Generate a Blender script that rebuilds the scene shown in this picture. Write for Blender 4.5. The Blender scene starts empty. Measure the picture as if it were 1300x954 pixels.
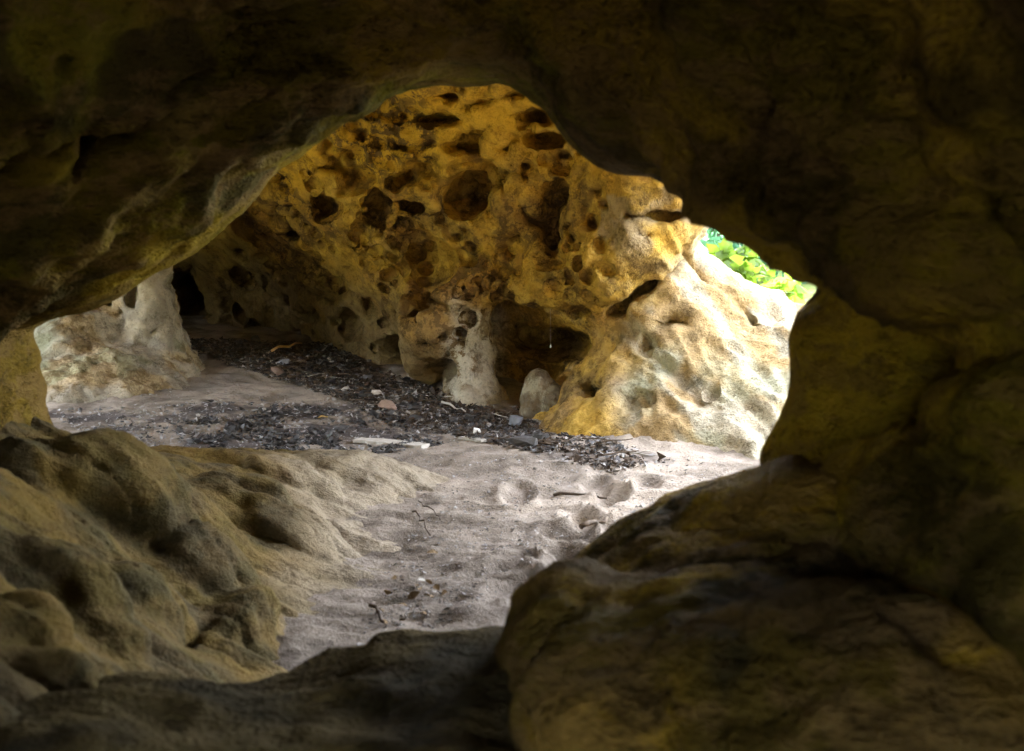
import bpy, math, random
import numpy as np
from mathutils import Vector, Matrix, Euler

random.seed(7)
RNG = np.random.default_rng(7)
C = bpy.context.scene.collection
F32 = np.float32

# ------------------------------------------------------------------ camera
FPX, CX, CY, HOR = 1444.0, 650.0, 477.0, 330.0
CAMZ = 1.0
PITCH = math.atan((CY - HOR) / FPX)
CP, SP = math.cos(PITCH), math.sin(PITCH)

def ray(px, py):
    u = (np.asarray(px, float) - CX) / FPX
    v = (CY - np.asarray(py, float)) / FPX
    return np.stack([u, CP + v * SP, -SP + v * CP], -1)

def at(px, py, d):
    """world point on the line of sight at distance y = d"""
    r = ray(px, py)
    return np.array([0, 0, CAMZ]) + r * (d / r[..., 1:2] if r.ndim > 1 else d / r[1])

# ------------------------------------------------------------------ noise
_G = np.array([[1,1,0],[-1,1,0],[1,-1,0],[-1,-1,0],[1,0,1],[-1,0,1],[1,0,-1],[-1,0,-1],
               [0,1,1],[0,-1,1],[0,1,-1],[0,-1,-1],[1,1,0],[-1,1,0],[0,-1,1],[0,-1,-1]], F32)
def _h(x, y, z, s):
    n = (x.astype(np.uint32) * np.uint32(374761393) + y.astype(np.uint32) * np.uint32(668265263)
         + z.astype(np.uint32) * np.uint32(2147483647 - 58) + np.uint32((s * 1013904223) & 0xffffffff))
    n = (n ^ (n >> np.uint32(13))) * np.uint32(1274126177)
    n = (n ^ (n >> np.uint32(16))) * np.uint32(2246822519)
    return ((n ^ (n >> np.uint32(15))) & np.uint32(15)).astype(np.int64)
def pn(P, freq=1.0, seed=0):
    """perlin noise, P (n,3); about -0.8..0.8"""
    p = (P * np.asarray(freq)).astype(F32) + F32(1000.0 + seed * 3.7)
    i = np.floor(p); f = p - i
    i = i.astype(np.int64)
    w = f * f * f * (f * (f * 6 - 15) + 10)
    out = 0
    for dx in (0, 1):
        wx = w[:, 0] if dx else 1 - w[:, 0]
        for dy in (0, 1):
            wy = w[:, 1] if dy else 1 - w[:, 1]
            for dz in (0, 1):
                wz = w[:, 2] if dz else 1 - w[:, 2]
                g = _G[_h(i[:, 0] + dx, i[:, 1] + dy, i[:, 2] + dz, seed)]
                out = out + wx * wy * wz * (g[:, 0] * (f[:, 0] - dx) + g[:, 1] * (f[:, 1] - dy) + g[:, 2] * (f[:, 2] - dz))
    return out
def fbm(P, freq, octs, seed=0, gain=0.5):
    a, s = 1.0, 0
    freq = np.asarray(freq, float)
    for k in range(octs):
        s = s + a * pn(P, freq * 2.03 ** k, seed + k); a *= gain
    return s
def ridged(P, freq, octs, seed=0, gain=0.5):
    a, s = 1.0, 0
    freq = np.asarray(freq, float)
    for k in range(octs):
        s = s + a * (1 - 2.2 * np.abs(pn(P, freq * 2.03 ** k, seed + k))); a *= gain
    return s
def sst(a, b, x):
    t = np.clip((x - a) / (b - a), 0, 1)
    return t * t * (3 - 2 * t)
def lerp(a, b, t): return a + (b - a) * t

# ------------------------------------------------------------------ solid shapes
def smin(a, b, k):
    h = np.maximum(k - np.abs(a - b), 0) / k
    return np.minimum(a, b) - h * h * k * 0.25
def smax(a, b, k): return -smin(-a, -b, k)

class Blob:
    """ellipsoid added to (sign +1) or carved from (sign -1) a rock"""
    def __init__(s, c, r, R=None, k=0.06, sign=1, warp=0.0):
        s.c = np.asarray(c, float); s.r = np.asarray(r, float); s.R = np.eye(3) if R is None else np.asarray(R)
        s.k, s.sign, s.warp = k, sign, warp
        s.rad = float(s.r.max()) * 1.25 + k
    def d(s, X, Y, Z):
        x, y, z = X - s.c[0], Y - s.c[1], Z - s.c[2]
        if s.warp:
            w = s.warp; q = 1.9 / float(s.r.mean()); o = s.c.sum() * 7
            x, y, z = (x + w * np.sin(q * y + o) + w * .6 * np.sin(2.1 * q * z + o),
                       y + w * np.sin(q * z + 2 * o) + w * .6 * np.sin(2.3 * q * x + o),
                       z + w * np.sin(q * x + 3 * o) + w * .6 * np.sin(1.9 * q * y + o))
        R, r = s.R, s.r
        a = (R[0, 0] * x + R[1, 0] * y + R[2, 0] * z) / r[0]
        b = (R[0, 1] * x + R[1, 1] * y + R[2, 1] * z) / r[1]
        c = (R[0, 2] * x + R[1, 2] * y + R[2, 2] * z) / r[2]
        k0 = np.sqrt(a * a + b * b + c * c)
        k1 = np.sqrt((a / r[0]) ** 2 + (b / r[1]) ** 2 + (c / r[2]) ** 2) + 1e-9
        return k0 * (k0 - 1) / k1

class Solid:
    def __init__(s, base): s.base, s.prims = base, []
    def __call__(s, X, Y, Z):
        v = s.base(X, Y, Z)
        lo = np.array([X.min(), Y.min(), Z.min()]); hi = np.array([X.max(), Y.max(), Z.max()])
        for p in s.prims:
            q = np.maximum(np.maximum(lo - p.c, p.c - hi), 0)
            if (q @ q) ** 0.5 > p.rad + 0.12: continue
            e = p.d(X, Y, Z)
            v = smin(v, e, p.k) if p.sign > 0 else smax(v, -e, p.k)
        return v

def nets(f, lo, hi, h, B=30):
    """surface nets over the blocks that the surface crosses"""
    lo = np.array(lo, float); hi = np.array(hi, float)
    nb = np.ceil((hi - lo) / h / B).astype(int)
    N = nb * B + 4
    gi = np.stack(np.meshgrid(*[np.arange(n) for n in nb], indexing='ij'), -1).reshape(-1, 3)
    cen = lo + (gi + 0.5) * B * h
    fc = np.asarray(f(cen[:, 0], cen[:, 1], cen[:, 2]))
    keep = np.abs(fc) < B * h * 0.866 * 1.35 + 0.15
    VV, GG, QQ = [], [], []
    offs = [(a, b, c) for a in (0, 1) for b in (0, 1) for c in (0, 1)]
    for g in gi[keep]:
        i0 = g * B
        ax = [(lo[k] + (i0[k] - 1 + np.arange(B + 2)) * h).astype(F32) for k in range(3)]
        V = f(ax[0][:, None, None], ax[1][None, :, None], ax[2][None, None, :])
        V = np.broadcast_to(V, (B + 2,) * 3)
        S = V < 0
        if S.all() or not S.any(): continue
        n = B + 1
        cnt = sum(S[a:a + n, b:b + n, c:c + n].astype(np.int8) for a, b, c in offs)
        idx = np.argwhere((cnt > 0) & (cnt < 8))
        if len(idx) == 0: continue
        acc = np.zeros((len(idx), 3)); num = np.zeros(len(idx))
        for a in offs:
            for k in range(3):
                if a[k]: continue
                b = list(a); b[k] = 1
                va = V[idx[:, 0] + a[0], idx[:, 1] + a[1], idx[:, 2] + a[2]]
                vb = V[idx[:, 0] + b[0], idx[:, 1] + b[1], idx[:, 2] + b[2]]
                m = (va < 0) != (vb < 0)
                t = np.where(m, va / np.where(m, va - vb, 1), 0)
                p = np.tile(np.array(a, float), (len(idx), 1)); p[:, k] += t
                acc += p * m[:, None]; num += m
        gc = idx + i0
        VV.append(lo + (gc - 1 + acc / num[:, None]) * h)
        lin = lambda q: (q[:, 0] * N[1] + q[:, 1]) * N[2] + q[:, 2]
        GG.append(lin(gc))
        for k in range(3):
            sA = S[1:n, 1:n, 1:n]
            sl = [slice(1, n)] * 3; sl[k] = slice(2, n + 1)
            sB = S[tuple(sl)]
            ii = np.argwhere(sA != sB) + 1
            if len(ii) == 0: continue
            inside = S[ii[:, 0], ii[:, 1], ii[:, 2]]
            e1 = np.zeros(3, int); e2 = np.zeros(3, int); e1[(k + 1) % 3] = 1; e2[(k + 2) % 3] = 1
            c = ii + i0
            q = np.stack([lin(c - e1 - e2), lin(c - e2), lin(c), lin(c - e1)], 1)
            q[~inside] = q[~inside][:, ::-1]
            QQ.append(q)
    G = np.concatenate(GG); V = np.concatenate(VV); Q = np.concatenate(QQ)
    u, first = np.unique(G, return_index=True)
    pos = np.searchsorted(u, Q)
    ok = (u[np.clip(pos, 0, len(u) - 1)] == Q).all(1)
    return V[first], pos[ok]

def vnormals(V, Q):
    n = np.cross(V[Q[:, 2]] - V[Q[:, 0]], V[Q[:, 3]] - V[Q[:, 1]])
    N = np.zeros_like(V)
    for k in range(4):
        for a in range(3): N[:, a] += np.bincount(Q[:, k], n[:, a], len(V))
    return N / (np.linalg.norm(N, axis=1, keepdims=True) + 1e-12)

def march(f, px, py, t0=0.5, t1=16.0):
    """first hit of lines of sight with a solid: world points"""
    r = ray(px, py); r = r / np.linalg.norm(r, axis=-1, keepdims=True)
    o = np.array([0, 0, CAMZ]); t = np.full(len(r), t0)
    for _ in range(140):
        p = o + r * t[:, None]
        d = np.asarray(f(p[:, 0], p[:, 1], p[:, 2]))
        t = np.minimum(t + np.clip(d * 0.6, -0.05, 0.4), t1)
        if np.abs(d).max() < 0.003: break
    return o + r * t[:, None], r

# ------------------------------------------------------------------ mesh objects
def mesh_obj(name, V, Q, mat, col=None, parent=None, smooth=True):
    # col: mineral colour per point, optional 4th column = how much dark crust covers it
    me = bpy.data.meshes.new(name)
    V = np.asarray(V, F32); Q = np.asarray(Q, np.int32); k = Q.shape[1]
    me.vertices.add(len(V)); me.vertices.foreach_set('co', V.ravel())
    me.loops.add(Q.size); me.loops.foreach_set('vertex_index', Q.ravel())
    me.polygons.add(len(Q)); me.polygons.foreach_set('loop_start', np.arange(len(Q), dtype=np.int32) * k)
    me.update(calc_edges=True)
    me.polygons.foreach_set('use_smooth', np.full(len(Q), smooth))
    if col is not None:
        a = me.attributes.new('Stain', 'FLOAT_COLOR', 'POINT')
        a.data.foreach_set('color', (col if col.shape[1] == 4 else np.concatenate([col, np.zeros((len(V), 1))], 1)).astype(F32).ravel())
    me.materials.append(mat); me.validate()
    o = bpy.data.objects.new(name, me); C.objects.link(o)
    if parent: o.parent = parent
    return o
def tag(o, label, cat, group=None, kind=None):
    if label: o['label'] = label
    if cat: o['category'] = cat
    if group: o['group'] = group
    if kind: o['kind'] = kind
    return o
def empty(name, loc, label, cat, group=None):
    o = bpy.data.objects.new(name, None); C.objects.link(o); o.location = loc
    return tag(o, label, cat, group)

# ------------------------------------------------------------------ materials
def new_mat(name):
    m = bpy.data.materials.new(name); m.use_nodes = True
    nt = m.node_tree; b = nt.nodes['Principled BSDF']
    b.inputs['Roughness'].default_value = 0.9
    b.inputs['Specular IOR Level'].default_value = 0.03
    return m, nt, b
def nnoise(nt, vec, scale, detail=5, rough=0.6, dist=0.0):
    n = nt.nodes.new('ShaderNodeTexNoise'); n.inputs['Scale'].default_value = scale
    n.inputs['Detail'].default_value = detail; n.inputs['Roughness'].default_value = rough
    n.inputs['Distortion'].default_value = dist
    nt.links.new(vec, n.inputs['Vector']); return n.outputs['Fac']
def nmath(nt, op, a, b=None, c=None):
    n = nt.nodes.new('ShaderNodeMath'); n.operation = op
    for i, v in enumerate((a, b, c)):
        if v is None: continue
        if isinstance(v, (int, float)): n.inputs[i].default_value = v
        else: nt.links.new(v, n.inputs[i])
    return n.outputs[0]
def nramp(nt, fac, stops):
    n = nt.nodes.new('ShaderNodeValToRGB')
    while len(n.color_ramp.elements) < len(stops): n.color_ramp.elements.new(0.5)
    for e, (p, c) in zip(n.color_ramp.elements, stops):
        e.position = p; e.color = (*c, 1) if len(c) == 3 else c
    nt.links.new(fac, n.inputs[0]); return n.outputs[0]
def nmix(nt, mode, fac, a, b):
    n = nt.nodes.new('ShaderNodeMix'); n.data_type = 'RGBA'; n.blend_type = mode
    for i, v in ((0, fac), (6, a), (7, b)):
        if isinstance(v, (int, float)): n.inputs[i].default_value = v
        elif isinstance(v, tuple): n.inputs[i].default_value = (*v, 1)
        else: nt.links.new(v, n.inputs[i])
    return n.outputs[2]
def rock_mat(name, grain=1.0, bump=0.02, pits=0.5, contrast=0.35, stretch=(1, 1, 1), dip=0.0):
    m, nt, b = new_mat(name)
    geo = nt.nodes.new('ShaderNodeNewGeometry')
    mp = nt.nodes.new('ShaderNodeMapping'); mp.inputs['Scale'].default_value = stretch; mp.inputs['Rotation'].default_value = (0, dip, 0)
    nt.links.new(geo.outputs['Position'], mp.inputs['Vector']); P = mp.outputs[0]
    at_ = nt.nodes.new('ShaderNodeAttribute'); at_.attribute_name = 'Stain'
    n1 = nnoise(nt, P, 6 * grain, 5, 0.68, 0.1)
    n2 = nnoise(nt, P, 40 * grain, 3, 0.7)
    n3 = nnoise(nt, P, 190 * grain, 1, 0.7)
    tone = nmath(nt, 'ADD', nmath(nt, 'MULTIPLY', n1, 0.5), nmath(nt, 'ADD', nmath(nt, 'MULTIPLY', n2, 0.3), nmath(nt, 'MULTIPLY', n3, 0.2)))
    lo = 1 - contrast * 1.5
    g = nramp(nt, tone, [(0.37, (lo, lo * .97, lo * .93)), (0.5, (0.86,) * 3), (0.62, (1, 1, 1))])
    col = nmix(nt, 'MULTIPLY', 1.0, at_.outputs['Color'], g)
    # dark iron crust with ragged edges
    n4 = nnoise(nt, P, 7.0 * grain, 7, 0.74, 0.12)
    cm = nmath(nt, 'MULTIPLY', nramp(nt, n4, [(0.475, (0, 0, 0)), (0.535, (1, 1, 1))]), at_.outputs['Alpha'])
    col = nmix(nt, 'MIX', cm, col, nmix(nt, 'MULTIPLY', 1.0, (0.15, 0.095, 0.042), g))
    # grains of pale quartz and dark iron
    v = nt.nodes.new('ShaderNodeTexVoronoi'); v.inputs['Scale'].default_value = 75 * grain; nt.links.new(P, v.inputs['Vector'])
    sp = nramp(nt, v.outputs['Color'], [(0.0, (0.5,) * 3), (0.22, (1, 1, 1))])
    col = nmix(nt, 'MULTIPLY', 0.6, col, sp)
    nt.links.new(col, b.inputs['Base Color'])
    # weathered relief: grit, small pock marks
    v2 = nt.nodes.new('ShaderNodeTexVoronoi'); v2.inputs['Scale'].default_value = 21 * grain; v2.feature = 'F1'
    wv = nt.nodes.new('ShaderNodeVectorMath'); wv.operation = 'ADD'
    nz = nt.nodes.new('ShaderNodeTexNoise'); nz.inputs['Scale'].default_value = 9 * grain; nt.links.new(P, nz.inputs['Vector'])
    sc = nt.nodes.new('ShaderNodeVectorMath'); sc.operation = 'SCALE'; sc.inputs['Scale'].default_value = 0.16 / grain
    nt.links.new(nz.outputs['Color'], sc.inputs[0]); nt.links.new(P, wv.inputs[0]); nt.links.new(sc.outputs[0], wv.inputs[1])
    nt.links.new(wv.outputs[0], v2.inputs['Vector'])
    pk = nramp(nt, v2.outputs['Distance'], [(0.0, (0, 0, 0)), (0.33, (1, 1, 1))])
    hgt = nmath(nt, 'ADD', nmath(nt, 'MULTIPLY', n1, 1.0), nmath(nt, 'ADD', nmath(nt, 'MULTIPLY', n2, 0.75), nmath(nt, 'MULTIPLY', n3, 0.3)))
    hgt = nmath(nt, 'ADD', hgt, nmath(nt, 'MULTIPLY', pk, pits * 0.35))
    bp = nt.nodes.new('ShaderNodeBump'); bp.inputs['Strength'].default_value = 1.0; bp.inputs['Distance'].default_value = bump
    nt.links.new(hgt, bp.inputs['Height']); nt.links.new(bp.outputs[0], b.inputs['Normal'])
    return m
def flat_mat(name, c, var=0.3, scale=30, rough=0.85, bump=0.004, spec=0.2):
    m, nt, b = new_mat(name)
    tc = nt.nodes.new('ShaderNodeTexCoord'); P = tc.outputs['Object']
    oi = nt.nodes.new('ShaderNodeObjectInfo')
    n = nnoise(nt, P, scale, 5, 0.65)
    a = tuple(x * (1 - var) for x in c); d = tuple(min(1, x * (1 + var)) for x in c)
    col = nramp(nt, n, [(0.3, a), (0.7, d)])
    rv = nmath(nt, 'MULTIPLY_ADD', oi.outputs['Random'], 0.7, 0.6)
    hs = nt.nodes.new('ShaderNodeHueSaturation'); nt.links.new(col, hs.inputs['Color']); nt.links.new(rv, hs.inputs['Value'])
    nt.links.new(hs.outputs[0], b.inputs['Base Color'])
    b.inputs['Roughness'].default_value = rough; b.inputs['Specular IOR Level'].default_value = spec
    bp = nt.nodes.new('ShaderNodeBump'); bp.inputs['Distance'].default_value = bump
    nt.links.new(n, bp.inputs['Height']); nt.links.new(bp.outputs[0], b.inputs['Normal'])
    return m

M_ARCH = rock_mat('dark_sandstone', 0.8, 0.030, 0.7, 0.5, (0.6, 0.9, 1.6), 0.44)
M_WALL = rock_mat('ochre_sandstone', 1.3, 0.020, 0.8, 0.45)
M_PALE = rock_mat('pale_sandstone', 1.4, 0.020, 0.7, 0.45)
M_LEDGE = rock_mat('ledge_sandstone', 1.2, 0.014, 0.3, 0.4, (0.9, 1.0, 1.2), -0.5)

def cmix(a, b, t): return np.asarray(a)[None, :] * (1 - t[:, None]) + np.asarray(b)[None, :] * t[:, None] if np.ndim(a) == 1 else a * (1 - t[:, None]) + np.asarray(b)[None, :] * t[:, None]

# ------------------------------------------------------------------ the rock arch in front
OUT = [  # px, py, distance of the lip
    (38,412,3.3),(60,400,3.3),(100,375,3.25),(150,350,3.2),(190,330,3.2),(222,316,3.2),(262,290,3.2),(290,268,3.2),(322,235,3.2),
    (345,215,3.2),(380,195,3.2),(410,170,3.2),(440,145,3.2),(480,121,3.15),(520,110,3.1),(580,106,3.05),(640,106,3.0),(670,118,2.95),
    (695,140,2.9),(715,167,2.85),(740,190,2.8),(762,207,2.8),(790,217,2.75),(822,221,2.75),(850,235,2.7),(872,255,2.7),(890,270,2.65),
    (902,290,2.6),(934,304,2.6),(972,322,2.55),(998,341,2.5),(1030,343,2.5),(1042,360,2.5),(1030,380,2.5),(1014,395,2.45),(1004,414,2.4),
    (1001,434,2.4),(1005,462,2.4),(1001,500,2.4),(992,524,2.4),(979,555,2.4),(964,582,2.4),(965,620,2.4),(945,800,2.4),(945,1100,2.4),
    (20,1100,3.3),(20,760,3.3),(72,620,3.3),(66,565,3.3),(57,532,3.3),(47,512,3.3),(51,495,3.3),(40,472,3.3),(45,452,3.3),(33,430,3.3)]
POLY = np.array([[*at(a, b, d)[[0, 2]], d] for a, b, d in OUT])

def poly_sd(P, X, Z):
    """signed distance to a closed polygon (negative inside) and the nearest-weighted third column"""
    d2 = 1e9; wsum = 0; wd = 0; inside = np.zeros(np.broadcast(X, Z).shape, bool)
    n = len(P)
    for i in range(n):
        ax, az, da = P[i]; bx, bz, db = P[(i + 1) % n]
        ex, ez = bx - ax, bz - az
        t = np.clip(((X - ax) * ex + (Z - az) * ez) / (ex * ex + ez * ez), 0, 1)
        q = (X - ax - ex * t) ** 2 + (Z - az - ez * t) ** 2
        d2 = np.minimum(d2, q)
        w = 1 / (q + 0.003) ** 2 * math.hypot(ex, ez); wsum = wsum + w; wd = wd + w * (da + (db - da) * t)
        if az != bz:
            c = ((az > Z) != (bz > Z)) & (X < ax + (Z - az) / (bz - az) * ex)
            inside ^= c
    d = np.sqrt(d2)
    return np.where(inside, -d, d), wd / wsum

BACK = 1.72
def arch_base(X, Y, Z):
    s, lip = poly_sd(POLY, X, Z)
    t = Y - lip
    near = np.sqrt(np.maximum(-t, 0) ** 2 * 0.16 + 0.09) - 0.30
    far = np.maximum(t, 0) ** 2 / 0.7 + np.maximum(t, 0) * 0.25
    fl = np.where(t < 0, near, far)
    fl = fl - BACK * sst(-0.9, -2.4, Y)
    return (fl - s) / (1 + 0.8 * np.clip(np.abs(t) / 0.7, 0, 1.6) * (t > 0))

ARCH = Solid(arch_base)
def add(sol, px, py, d, rx, ry, rd, k=0.06, sign=1, rot=0.0, warp=0.0, push=0.0, tilt=0.0):
    """blob placed by where it stands: centre on the line of sight, radii in photo pixels at that distance, rd in metres"""
    c = at(px, py, d + push); s = d / FPX
    R = np.array(Matrix.Rotation(math.radians(rot), 3, 'Y') @ Matrix.Rotation(math.radians(tilt), 3, 'X'))
    sol.prims.append(Blob(c, (rx * s, rd, ry * s), R, k, sign, warp))
# hanging bulges of the left overhang
add(ARCH, 130, 290, 2.9, 150, 50, 0.40, 0.12, 1, -24)
add(ARCH, 60, 362, 3.0, 80, 24, 0.25, 0.08, 1, -18)
add(ARCH, 320, 160, 2.8, 190, 40, 0.35, 0.12, 1, -28)
add(ARCH, 100, 165, 2.45, 80, 20, 0.2, 0.10, -1, 4, 0.02)

# left column foot
add(ARCH, 300, 250, 3.15, 40, 14, 0.15, 0.04, 1, -38)
add(ARCH, 215, 300, 3.1, 60, 18, 0.2, 0.05, 1, -25)
add(ARCH, 120, 352, 3.1, 45, 16, 0.15, 0.04, 1, -25)
add(ARCH, 200, 250, 2.8, 90, 12, 0.15, 0.04, 1, -30)
add(ARCH, 60, 300, 2.7, 90, 14, 0.15, 0.05, 1, -22)
# right wall: hollows and swellings
ARCH_HOLES = [(1150,165,30,28,.3),(985,120,15,18,.6),(1250,262,22,34,.6),(1180,235,9,9,.8),(1015,198,9,6,.7),(1090,60,30,10,.5),(900,170,14,8,.5),(95,165,60,16,.35),(240,100,40,10,.4),(60,60,50,10,.35),(24,486,11,20,.5),(30,442,9,9,.5),(12,450,8,14,.5),(1080,200,14,10,.5),(1220,150,12,16,.5),(1120,310,12,8,.5),(820,90,16,8,.5),(1210,420,30,24,.4)]
add(ARCH, 1130, 430, 2.1, 70, 110, 0.25, 0.12, -1, 12, 0.03)
add(ARCH, 1000, 230, 2.2, 120, 70, 0.2, 0.2, 1, 25)
add(ARCH, 1180, 330, 1.9, 110, 50, 0.2, 0.15, 1, 15)
add(ARCH, 1125, 470, 2.25, 55, 100, 0.15, 0.1, 1, 0)

def carve(sol, holes, kk=0.025, warp=0.22, t0=4.0):
    a = np.array([tuple(h) + (0,) * (6 - len(h)) for h in holes], float)
    hit, r = march(sol, a[:, 0], a[:, 1], t0)
    for h, p, q in zip(a, hit, r):
        s = p[1] / FPX
        R = np.array(Vector(q).to_track_quat('Y', 'Z').to_matrix() @ Matrix.Rotation(math.radians(h[5]), 3, 'Y'))
        rx, ry = h[2] * s, h[3] * s; rd = max(min(rx, ry) * 1.2, max(rx, ry) * h[4] * 1.9 * (1 if h[5] == 0 else .5))
        sol.prims.append(Blob(p + q * rd * 0.15, (rx, rd, ry), R, min(kk, rx * .5), -1, warp * min(rx, ry)))
_a = np.array(ARCH_HOLES); ARCH_HIT, _ = march(ARCH, _a[:, 0], _a[:, 1], 0.8)

def paint_arch(V, N):
    t = sst(-0.25, 0.35, fbm(V, 1.7, 4, 5))
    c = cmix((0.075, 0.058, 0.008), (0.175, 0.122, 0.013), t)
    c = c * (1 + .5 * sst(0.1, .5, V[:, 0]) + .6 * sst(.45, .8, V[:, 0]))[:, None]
    g = sst(0.0, 0.35, fbm(V, 2.6, 4, 15)) * 0.6
    c = cmix(c, (0.125, 0.12, 0.012), g * sst(0.4, 0.0, V[:, 0]))
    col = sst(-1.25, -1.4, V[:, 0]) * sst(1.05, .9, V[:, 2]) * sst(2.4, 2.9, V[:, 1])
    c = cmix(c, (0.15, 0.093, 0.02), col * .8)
    d = sst(0.12, 0.32, fbm(V, 3.5, 4, 25))
    return np.c_[cmix(c, (0.035, 0.026, 0.012), d * 0.8), 0.5 * np.ones(len(V))]

def build(sol, lo, hi, h, name, mat, paint, disp, clip=None):
    V, Q = nets(sol, lo, hi, h)
    N = vnormals(V, Q)
    V = V + N * disp(V, N)[:, None]
    N = vnormals(V, Q)
    return mesh_obj(name, V, Q, mat, paint(V, N))

def shear(V, a):
    """coordinates along beds that dip in direction a: stretched rock grain"""
    return V

def disp_arch(V, N):
    lf = sst(.3, -.1, V[:, 0])
    beds = V @ np.array([[0.9, 0, 0.42], [0, 1, 0], [-0.42, 0, 0.9]]).T
    beds = beds + 0.10 * np.stack([pn(V, 2.2, 190), pn(V, 2.2, 191), pn(V, 2.2, 192)], 1)
    d = 0.05 * fbm(V, 1.6, 3, 2) + (0.035 + .03 * lf) * (ridged(beds, (1.2, 1.6, 4.6), 4, 9, .6) - .5)
    d += 0.03 * fbm(V, 5.0, 4, 3, .6)
    edge = np.exp(-((V[:, 1] - poly_sd(POLY, V[:, 0], V[:, 2])[1]) / 0.4) ** 2)
    for h, p in zip(ARCH_HOLES, ARCH_HIT):
        q = V - p; rr = math.sqrt(h[2] * h[3]) * p[1] / FPX
        q = q / np.array([h[2], math.sqrt(h[2] * h[3]), h[3]]) * math.sqrt(h[2] * h[3])
        d = d - min(.09, rr * 1.1) * np.exp(-((q ** 2).sum(1) / (rr * rr)) ** 1.5)
    crack = np.exp(-(pn(beds, (1.1, 1.6, 3.6), 77) / .045) ** 2) * sst(-.1, .2, pn(V, 2.0, 78))
    d -= 0.022 * crack
    return d * (1 - 0.82 * edge)

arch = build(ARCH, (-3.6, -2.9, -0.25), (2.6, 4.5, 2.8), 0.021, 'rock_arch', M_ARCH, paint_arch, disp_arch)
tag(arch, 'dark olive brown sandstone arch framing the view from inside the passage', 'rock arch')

# ------------------------------------------------------------------ the chamber behind
PLAN = np.array([(-4.3, 2, 0), (-9, 2.0, 0), (-9, 7.9, 0), (-4.6, 8.0, 0), (-4.1, 9.2, 0), (-3.5, 10.4, 0), (-2.9, 10.7, 0), (-2.2, 10.1, 0), (-1.6, 9.2, 0), (-1.15, 8.5, 0), (-0.75, 7.95, 0), (-.2, 7.65, 0),
                 (.45, 7.45, 0), (1.0, 6.9, 0), (1.35, 6.7, 0), (1.7, 7.4, 0), (2.3, 9, 0), (3.2, 12, 0), (8, 12, 0), (8, 2, 0)], float)
def cave_base(X, Y, Z):
    p, _ = poly_sd(PLAN, X, Y)
    lean = 0.55 * sst(0.5, 1.5, Z) - 0.12 * sst(0.5, 0.1, Z)
    zc = 2.15 - 0.5 * sst(-1.0, -3.2, X) - 0.25 * sst(6.0, 3.5, Y)
    cav = smax(p + lean, Z - zc, 1.1)
    rock = -cav
    edge = (X - (1.02 + 0.10 * (Y - 6.3)) - 0.2 * np.maximum(Z - 1.2, 0) + 1.1 * np.clip(1.2 - Z, 0, 0.5)) * 0.8
    rock = smax(rock, smax(edge, -(X + 4.5), .2), 0.18)
    return rock
CAVE = Solid(cave_base)
# sunlit outcrop foot on the right
CAVE.prims.append(Blob((1.02, 7.45, -0.1), (0.72, 1.35, 1.20), None, 0.12))
CAVE.prims.append(Blob((1.45, 7.25, -0.2), (0.95, 1.35, 0.96), None, 0.2))
CAVE.prims.append(Blob((1.35, 6.95, -0.45), (1.25, 1.45, 0.92), None, 0.35))
CAVE.prims.append(Blob((1.32, 6.9, -0.72), (1.65, 1.78, 0.95), None, 0.40))
# stub column under the overhang
add(CAVE, 600, 455, 7.4, 25, 150, 0.22, 0.16, 1, 3)
add(CAVE, 604, 512, 7.35, 42, 30, 0.22, 0.10, 1)
add(CAVE, 578, 400, 7.5, 40, 50, 0.3, 0.16, 1)
add(CAVE, 545, 405, 7.55, 40, 72, 0.30, 0.25, 1, 6)
# alcoves
add(CAVE, 652, 408, 7.35, 36, 40, 0.42, 0.05, -1, 0, 0.03)
add(CAVE, 700, 437, 7.3, 62, 27, 0.85, 0.04, -1, -4, 0.02)
add(CAVE, 790, 318, 6.85, 85, 52, 0.50, 0.35, 1, -34)
add(CAVE, 715, 352, 7.25, 70, 34, 0.45, 0.35, 1, -8)
add(CAVE, 500, 455, 8.2, 55, 26, 0.35, 0.08, -1, 0, 0.03)
# recess at the back left
add(CAVE, 228, 385, 10.4, 34, 52, 0.8, 0.10, -1, 0, 0.05)

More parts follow.
